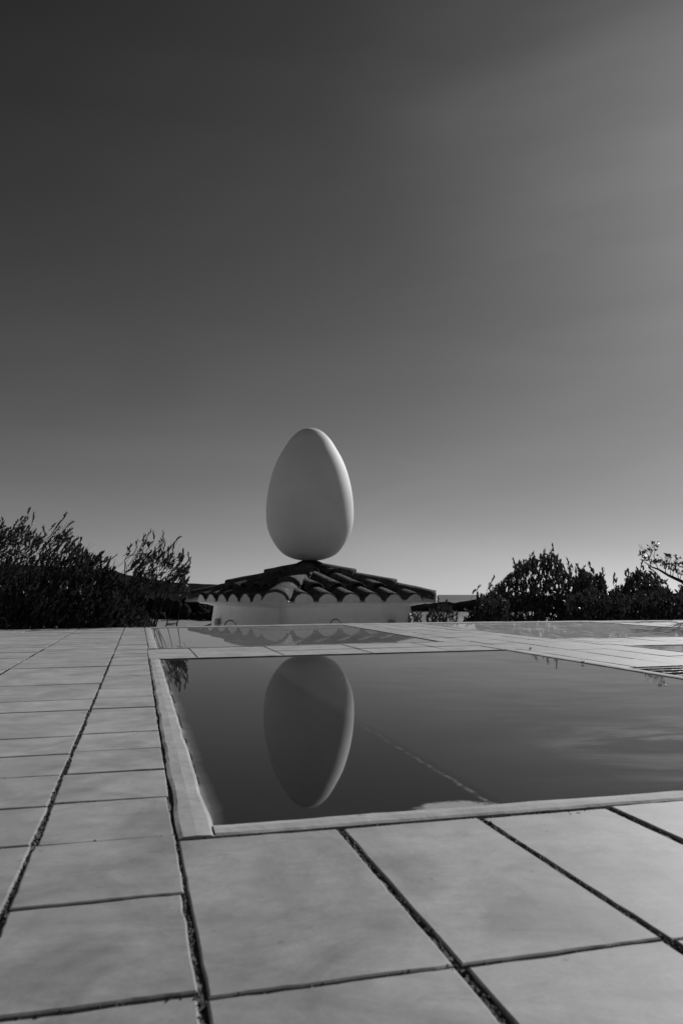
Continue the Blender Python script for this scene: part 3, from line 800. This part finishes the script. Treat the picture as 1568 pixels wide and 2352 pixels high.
def ridge_mesh(name, mat, prof, Y, depth, zbase, amp, freq, ny=14, label=None):
    """hill whose crest runs through the picture profile at distance Y"""
    mb = MB(); n = 220; x0, x1 = prof[0][0], prof[-1][0]; vs = []
    for b in range(ny+1):
        t = b/ny
        for a in range(n+1):
            x = x0+(x1-x0)*a/n; c = ray(x, interp(prof, x), Y)
            e = min(1, a/8, (n-a)/8) if False else 1
            if t <= .5: s = math.sin(t*math.pi)**.8; yy = Y-depth*(1-2*t)
            else: s = math.cos((t-.5)*math.pi)**.8 if t < 1 else 0; yy = Y+depth*2*(t-.5)
            X = c.x*yy/Y*.5+c.x*.5
            z = zbase+(c.z-zbase)*s+amp*noise.noise(Vector((X*freq, yy*freq, 1)))*(0 if t in (0, 1) else 1)+amp*.4*noise.noise(Vector((X*freq*4, yy*freq*4, 8)))*s
            vs.append((X, yy, z))
    mb.add(vs, [(b*(n+1)+a, b*(n+1)+a+1, (b+1)*(n+1)+a+1, (b+1)*(n+1)+a) for a in range(n) for b in range(ny)])
    return tag(mb.build(name, mat, None, True), kind='structure')
ridge_mesh('far_hill', M['hill'], [(-900, 1250), (-300, 1285), (0, 1296), (150, 1302), (205, 1308), (258, 1309), (275, 1315), (285, 1320), (310, 1322), (350, 1330), (395, 1338), (435, 1340), (502, 1343), (600, 1350), (700, 1362), (760, 1372)], 900, 260, SEA-2, 1.2, .02)
ridge_mesh('near_hill', M['hill'], [(-900, 1320), (0, 1340), (250, 1352), (330, 1358), (419, 1364), (470, 1368), (560, 1372), (640, 1385), (700, 1400)], 480, 110, SEA-2, 1.0, .05)
ridge_mesh('right_headland', M['head'], [(880, 1402), (900, 1392), (940, 1387), (985, 1386), (1000, 1383), (1030, 1383), (1042, 1386), (1070, 1381), (1095, 1376), (1150, 1372), (1250, 1369), (1400, 1366), (1568, 1363), (2200, 1340)], 520, 26, SEA-1, .6, .08)
plane('shore_land', M['beach'], -330, -52, 235, 420, SEA+.4, 30, 12, 'structure', lambda x, y: SEA+.35+(y-235)*.012+.3*noise.noise(Vector((x*.05, y*.05, 3))))
# far-off wood left of the tower
mb = MB()
random.seed(5)
import bmesh
ico = bmesh.new(); bmesh.ops.create_icosphere(ico, subdivisions=2, radius=1); IV = [v.co.copy() for v in ico.verts]; IF = [tuple(v.index for v in f.verts) for f in ico.faces]; ico.free()
for k in range(420):
    x = random.uniform(-200, 640); Y = random.uniform(300, 345)
    top = 1372+max(0, x-300)*.07
    pt = ray(x, random.uniform(top+4, 1424), Y); r = random.uniform(1.4, 3.2)
    if pt.z-r > 0.5: pass
    off = Vector((random.random()*50,)*3)
    mb.add([pt+v*(r*(1+.35*noise.noise(v*1.7+off)+.2*noise.noise(v*4+off))) for v in IV], IF)
tag(mb.build('far_wood', M['wood'], None, True), 'dark wood on the shore left of the tower', 'wood', kind='stuff')

# two small boats drawn up on the beach
for i, (x, y, ln, rz, lab) in enumerate(((336, 1431.5, 5.6, .25, 'small white boat on the beach, seen through the twigs, left one'), (396, 1433, 4.6, -.3, 'small white boat on the beach nearer the tower, right one'))):
    Yb = 262; p = ray(x, y, Yb)
    root = empty('beached_boat', (p.x, p.y, SEA+.75), rz); tag(root, lab, 'boat', 'boats drawn up on the beach')
    mb = MB(); vs = []; n = 10
    for k in range(n+1):
        t = k/n; w = ln*.17*math.sin(math.pi*min(t*.62+.38, 1))**.7 if t < 1 else .02; X = (t-.5)*ln
        for (a, z) in ((-1, .9+.3*t*t), (-.8, .35), (0, 0+.25*t**3), (.8, .35), (1, .9+.3*t*t), (.85, .88+.3*t*t), (0, .45), (-.85, .88+.3*t*t)): vs.append((X, w*a, z))
    mb.add(vs, [(k*8+i_, (k+1)*8+i_, (k+1)*8+(i_+1) % 8, k*8+(i_+1) % 8) for k in range(n) for i_ in range(8)]+[tuple(range(8))])
    mb.build('hull', M['white'], root)
    for X in (-.2, .15):
        mb = MB(); mb.add([(X*ln-.15, -.6, .8), (X*ln+.15, -.6, .8), (X*ln+.15, .6, .8), (X*ln-.15, .6, .8)]+[(X*ln-.15, -.6, .86), (X*ln+.15, -.6, .86), (X*ln+.15, .6, .86), (X*ln-.15, .6, .86)], [(0, 3, 2, 1), (4, 5, 6, 7), (0, 1, 5, 4), (1, 2, 6, 5), (2, 3, 7, 6), (3, 0, 4, 7)])
        mb.build('thwart', M['bark'], root)
# mast on the hill
Yp = 895; base = ray(288, 1322, Yp)
root = empty('lattice_mast', base); tag(root, 'thin two-legged mast on the skyline of the left hill', 'mast')
a = ray(289, 1291.5, Yp)-base
mb = MB(); tube(mb, [ray(284.5, 1323, Yp)-base, a], [.32, .26], 5); mb.build('leg', M['dark'], root)
mb = MB(); tube(mb, [ray(291.5, 1323, Yp)-base, a], [.32, .26], 5); mb.build('leg', M['dark'], root)
mb = MB(); tube(mb, [ray(286.3, 1310, Yp)-base, ray(290.4, 1310, Yp)-base], [.2, .2], 5); mb.build('crossbar', M['dark'], root)
mb = MB(); e = ray(250, 1301, Yp-5)-base; tube(mb, [a.lerp(e, t/8)-Vector((0, 0, 1.2*math.sin(math.pi*t/8))) for t in range(9)], [.10]*9, 4); mb.build('cable', M['dark'], root)

# ------------------------------------------------------------------ light, sky, camera
sd_ = Vector((math.sin(SUN_AZ)*math.cos(SUN_EL), math.cos(SUN_AZ)*math.cos(SUN_EL), math.sin(SUN_EL)))
sl = bpy.data.lights.new('sun', 'SUN'); sl.energy = 4.4; sl.angle = R(.5); sl.color = (1, 1, 1)
so = bpy.data.objects.new('sun', sl); col.objects.link(so); so.rotation_euler = sd_.to_track_quat('Z', 'Y').to_euler(); so.location = (6, 8, 6)
SKYK = .72
w = bpy.data.worlds.new('World'); scn.world = w; w.use_nodes = True; nt = w.node_tree
bg = nt.nodes['Background']
sky = nd(nt, 'ShaderNodeTexSky', sky_type='NISHITA', sun_disc=False, sun_elevation=SUN_EL, sun_rotation=SUN_AZ, altitude=0, air_density=1.0, dust_density=.2, ozone_density=1.0)
# black-and-white film behind a red filter: the red of the sky as grey, with the filter's extra contrast
sp = nd(nt, 'ShaderNodeSeparateColor'); L(nt, sky.outputs[0], sp.inputs[0])
lum = math_(nt, 'MULTIPLY', math_(nt, 'POWER', math_(nt, 'MAXIMUM', math_(nt, 'SUBTRACT', sp.outputs[0], .74), .15), .88), SKYK)
# faint cirrus, drawn out sideways
tcw = nd(nt, 'ShaderNodeTexCoord'); mpw = nd(nt, 'ShaderNodeMapping'); L(nt, tcw.outputs['Generated'], mpw.inputs[0])
mpw.inputs['Rotation'].default_value = (0, R(-14), R(-20)); mpw.inputs['Scale'].default_value = (1.0, 1.0, 4.2)
ci = ramp(nt, tex(nt, mpw.outputs[0], 2.1, 4, .45, .5), [(.42, 0), (.75, 1)])
lum = math_(nt, 'MULTIPLY', lum, math_(nt, 'MULTIPLY_ADD', ci, .12, .985))
vd = nd(nt, 'ShaderNodeVectorMath', operation='DOT_PRODUCT'); L(nt, tcw.outputs['Generated'], vd.inputs[0])
cdir = (ray(1620, 120, 1)-Vector((0, 0, C))).normalized(); vd.inputs[1].default_value = cdir
cm = nd(nt, 'ShaderNodeMapRange', interpolation_type='SMOOTHSTEP'); L(nt, vd.outputs['Value'], cm.inputs[0]); cm.inputs[1].default_value = .90; cm.inputs[2].default_value = 1.0
mpc = nd(nt, 'ShaderNodeMapping'); L(nt, tcw.outputs['Generated'], mpc.inputs[0]); mpc.inputs['Rotation'].default_value = (0, R(16), 0); mpc.inputs['Scale'].default_value = (1.6, 1, 9)
veil = math_(nt, 'MULTIPLY_ADD', ramp(nt, tex(nt, mpc.outputs[0], 1.3, 3, .4, .3), [(.4, 0), (.68, 1)]), .8, .25)
lum = math_(nt, 'ADD', lum, math_(nt, 'MULTIPLY', math_(nt, 'MULTIPLY', veil, cm.outputs[0]), .5))
L(nt, lum, bg.inputs[0]); bg.inputs[1].default_value = .08
cam = bpy.data.cameras.new('camera'); co = bpy.data.objects.new('camera', cam); col.objects.link(co)
cam.sensor_fit = 'HORIZONTAL'; cam.sensor_width = 24; cam.lens = 24; cam.clip_start = .02; cam.clip_end = 60000
cam.dof.use_dof = True; cam.dof.focus_distance = 6.5; cam.dof.aperture_fstop = 16
co.location = (0, 0, C); co.rotation_euler = (math.pi/2+PITCH, 0, 0); scn.camera = co
scn.view_settings.view_transform = 'Standard'; scn.view_settings.look = 'None'; scn.view_settings.exposure = 0; scn.view_settings.gamma = 1
scn.render.resolution_x = 682; scn.render.resolution_y = 1024
scn.cycles.max_bounces = 6
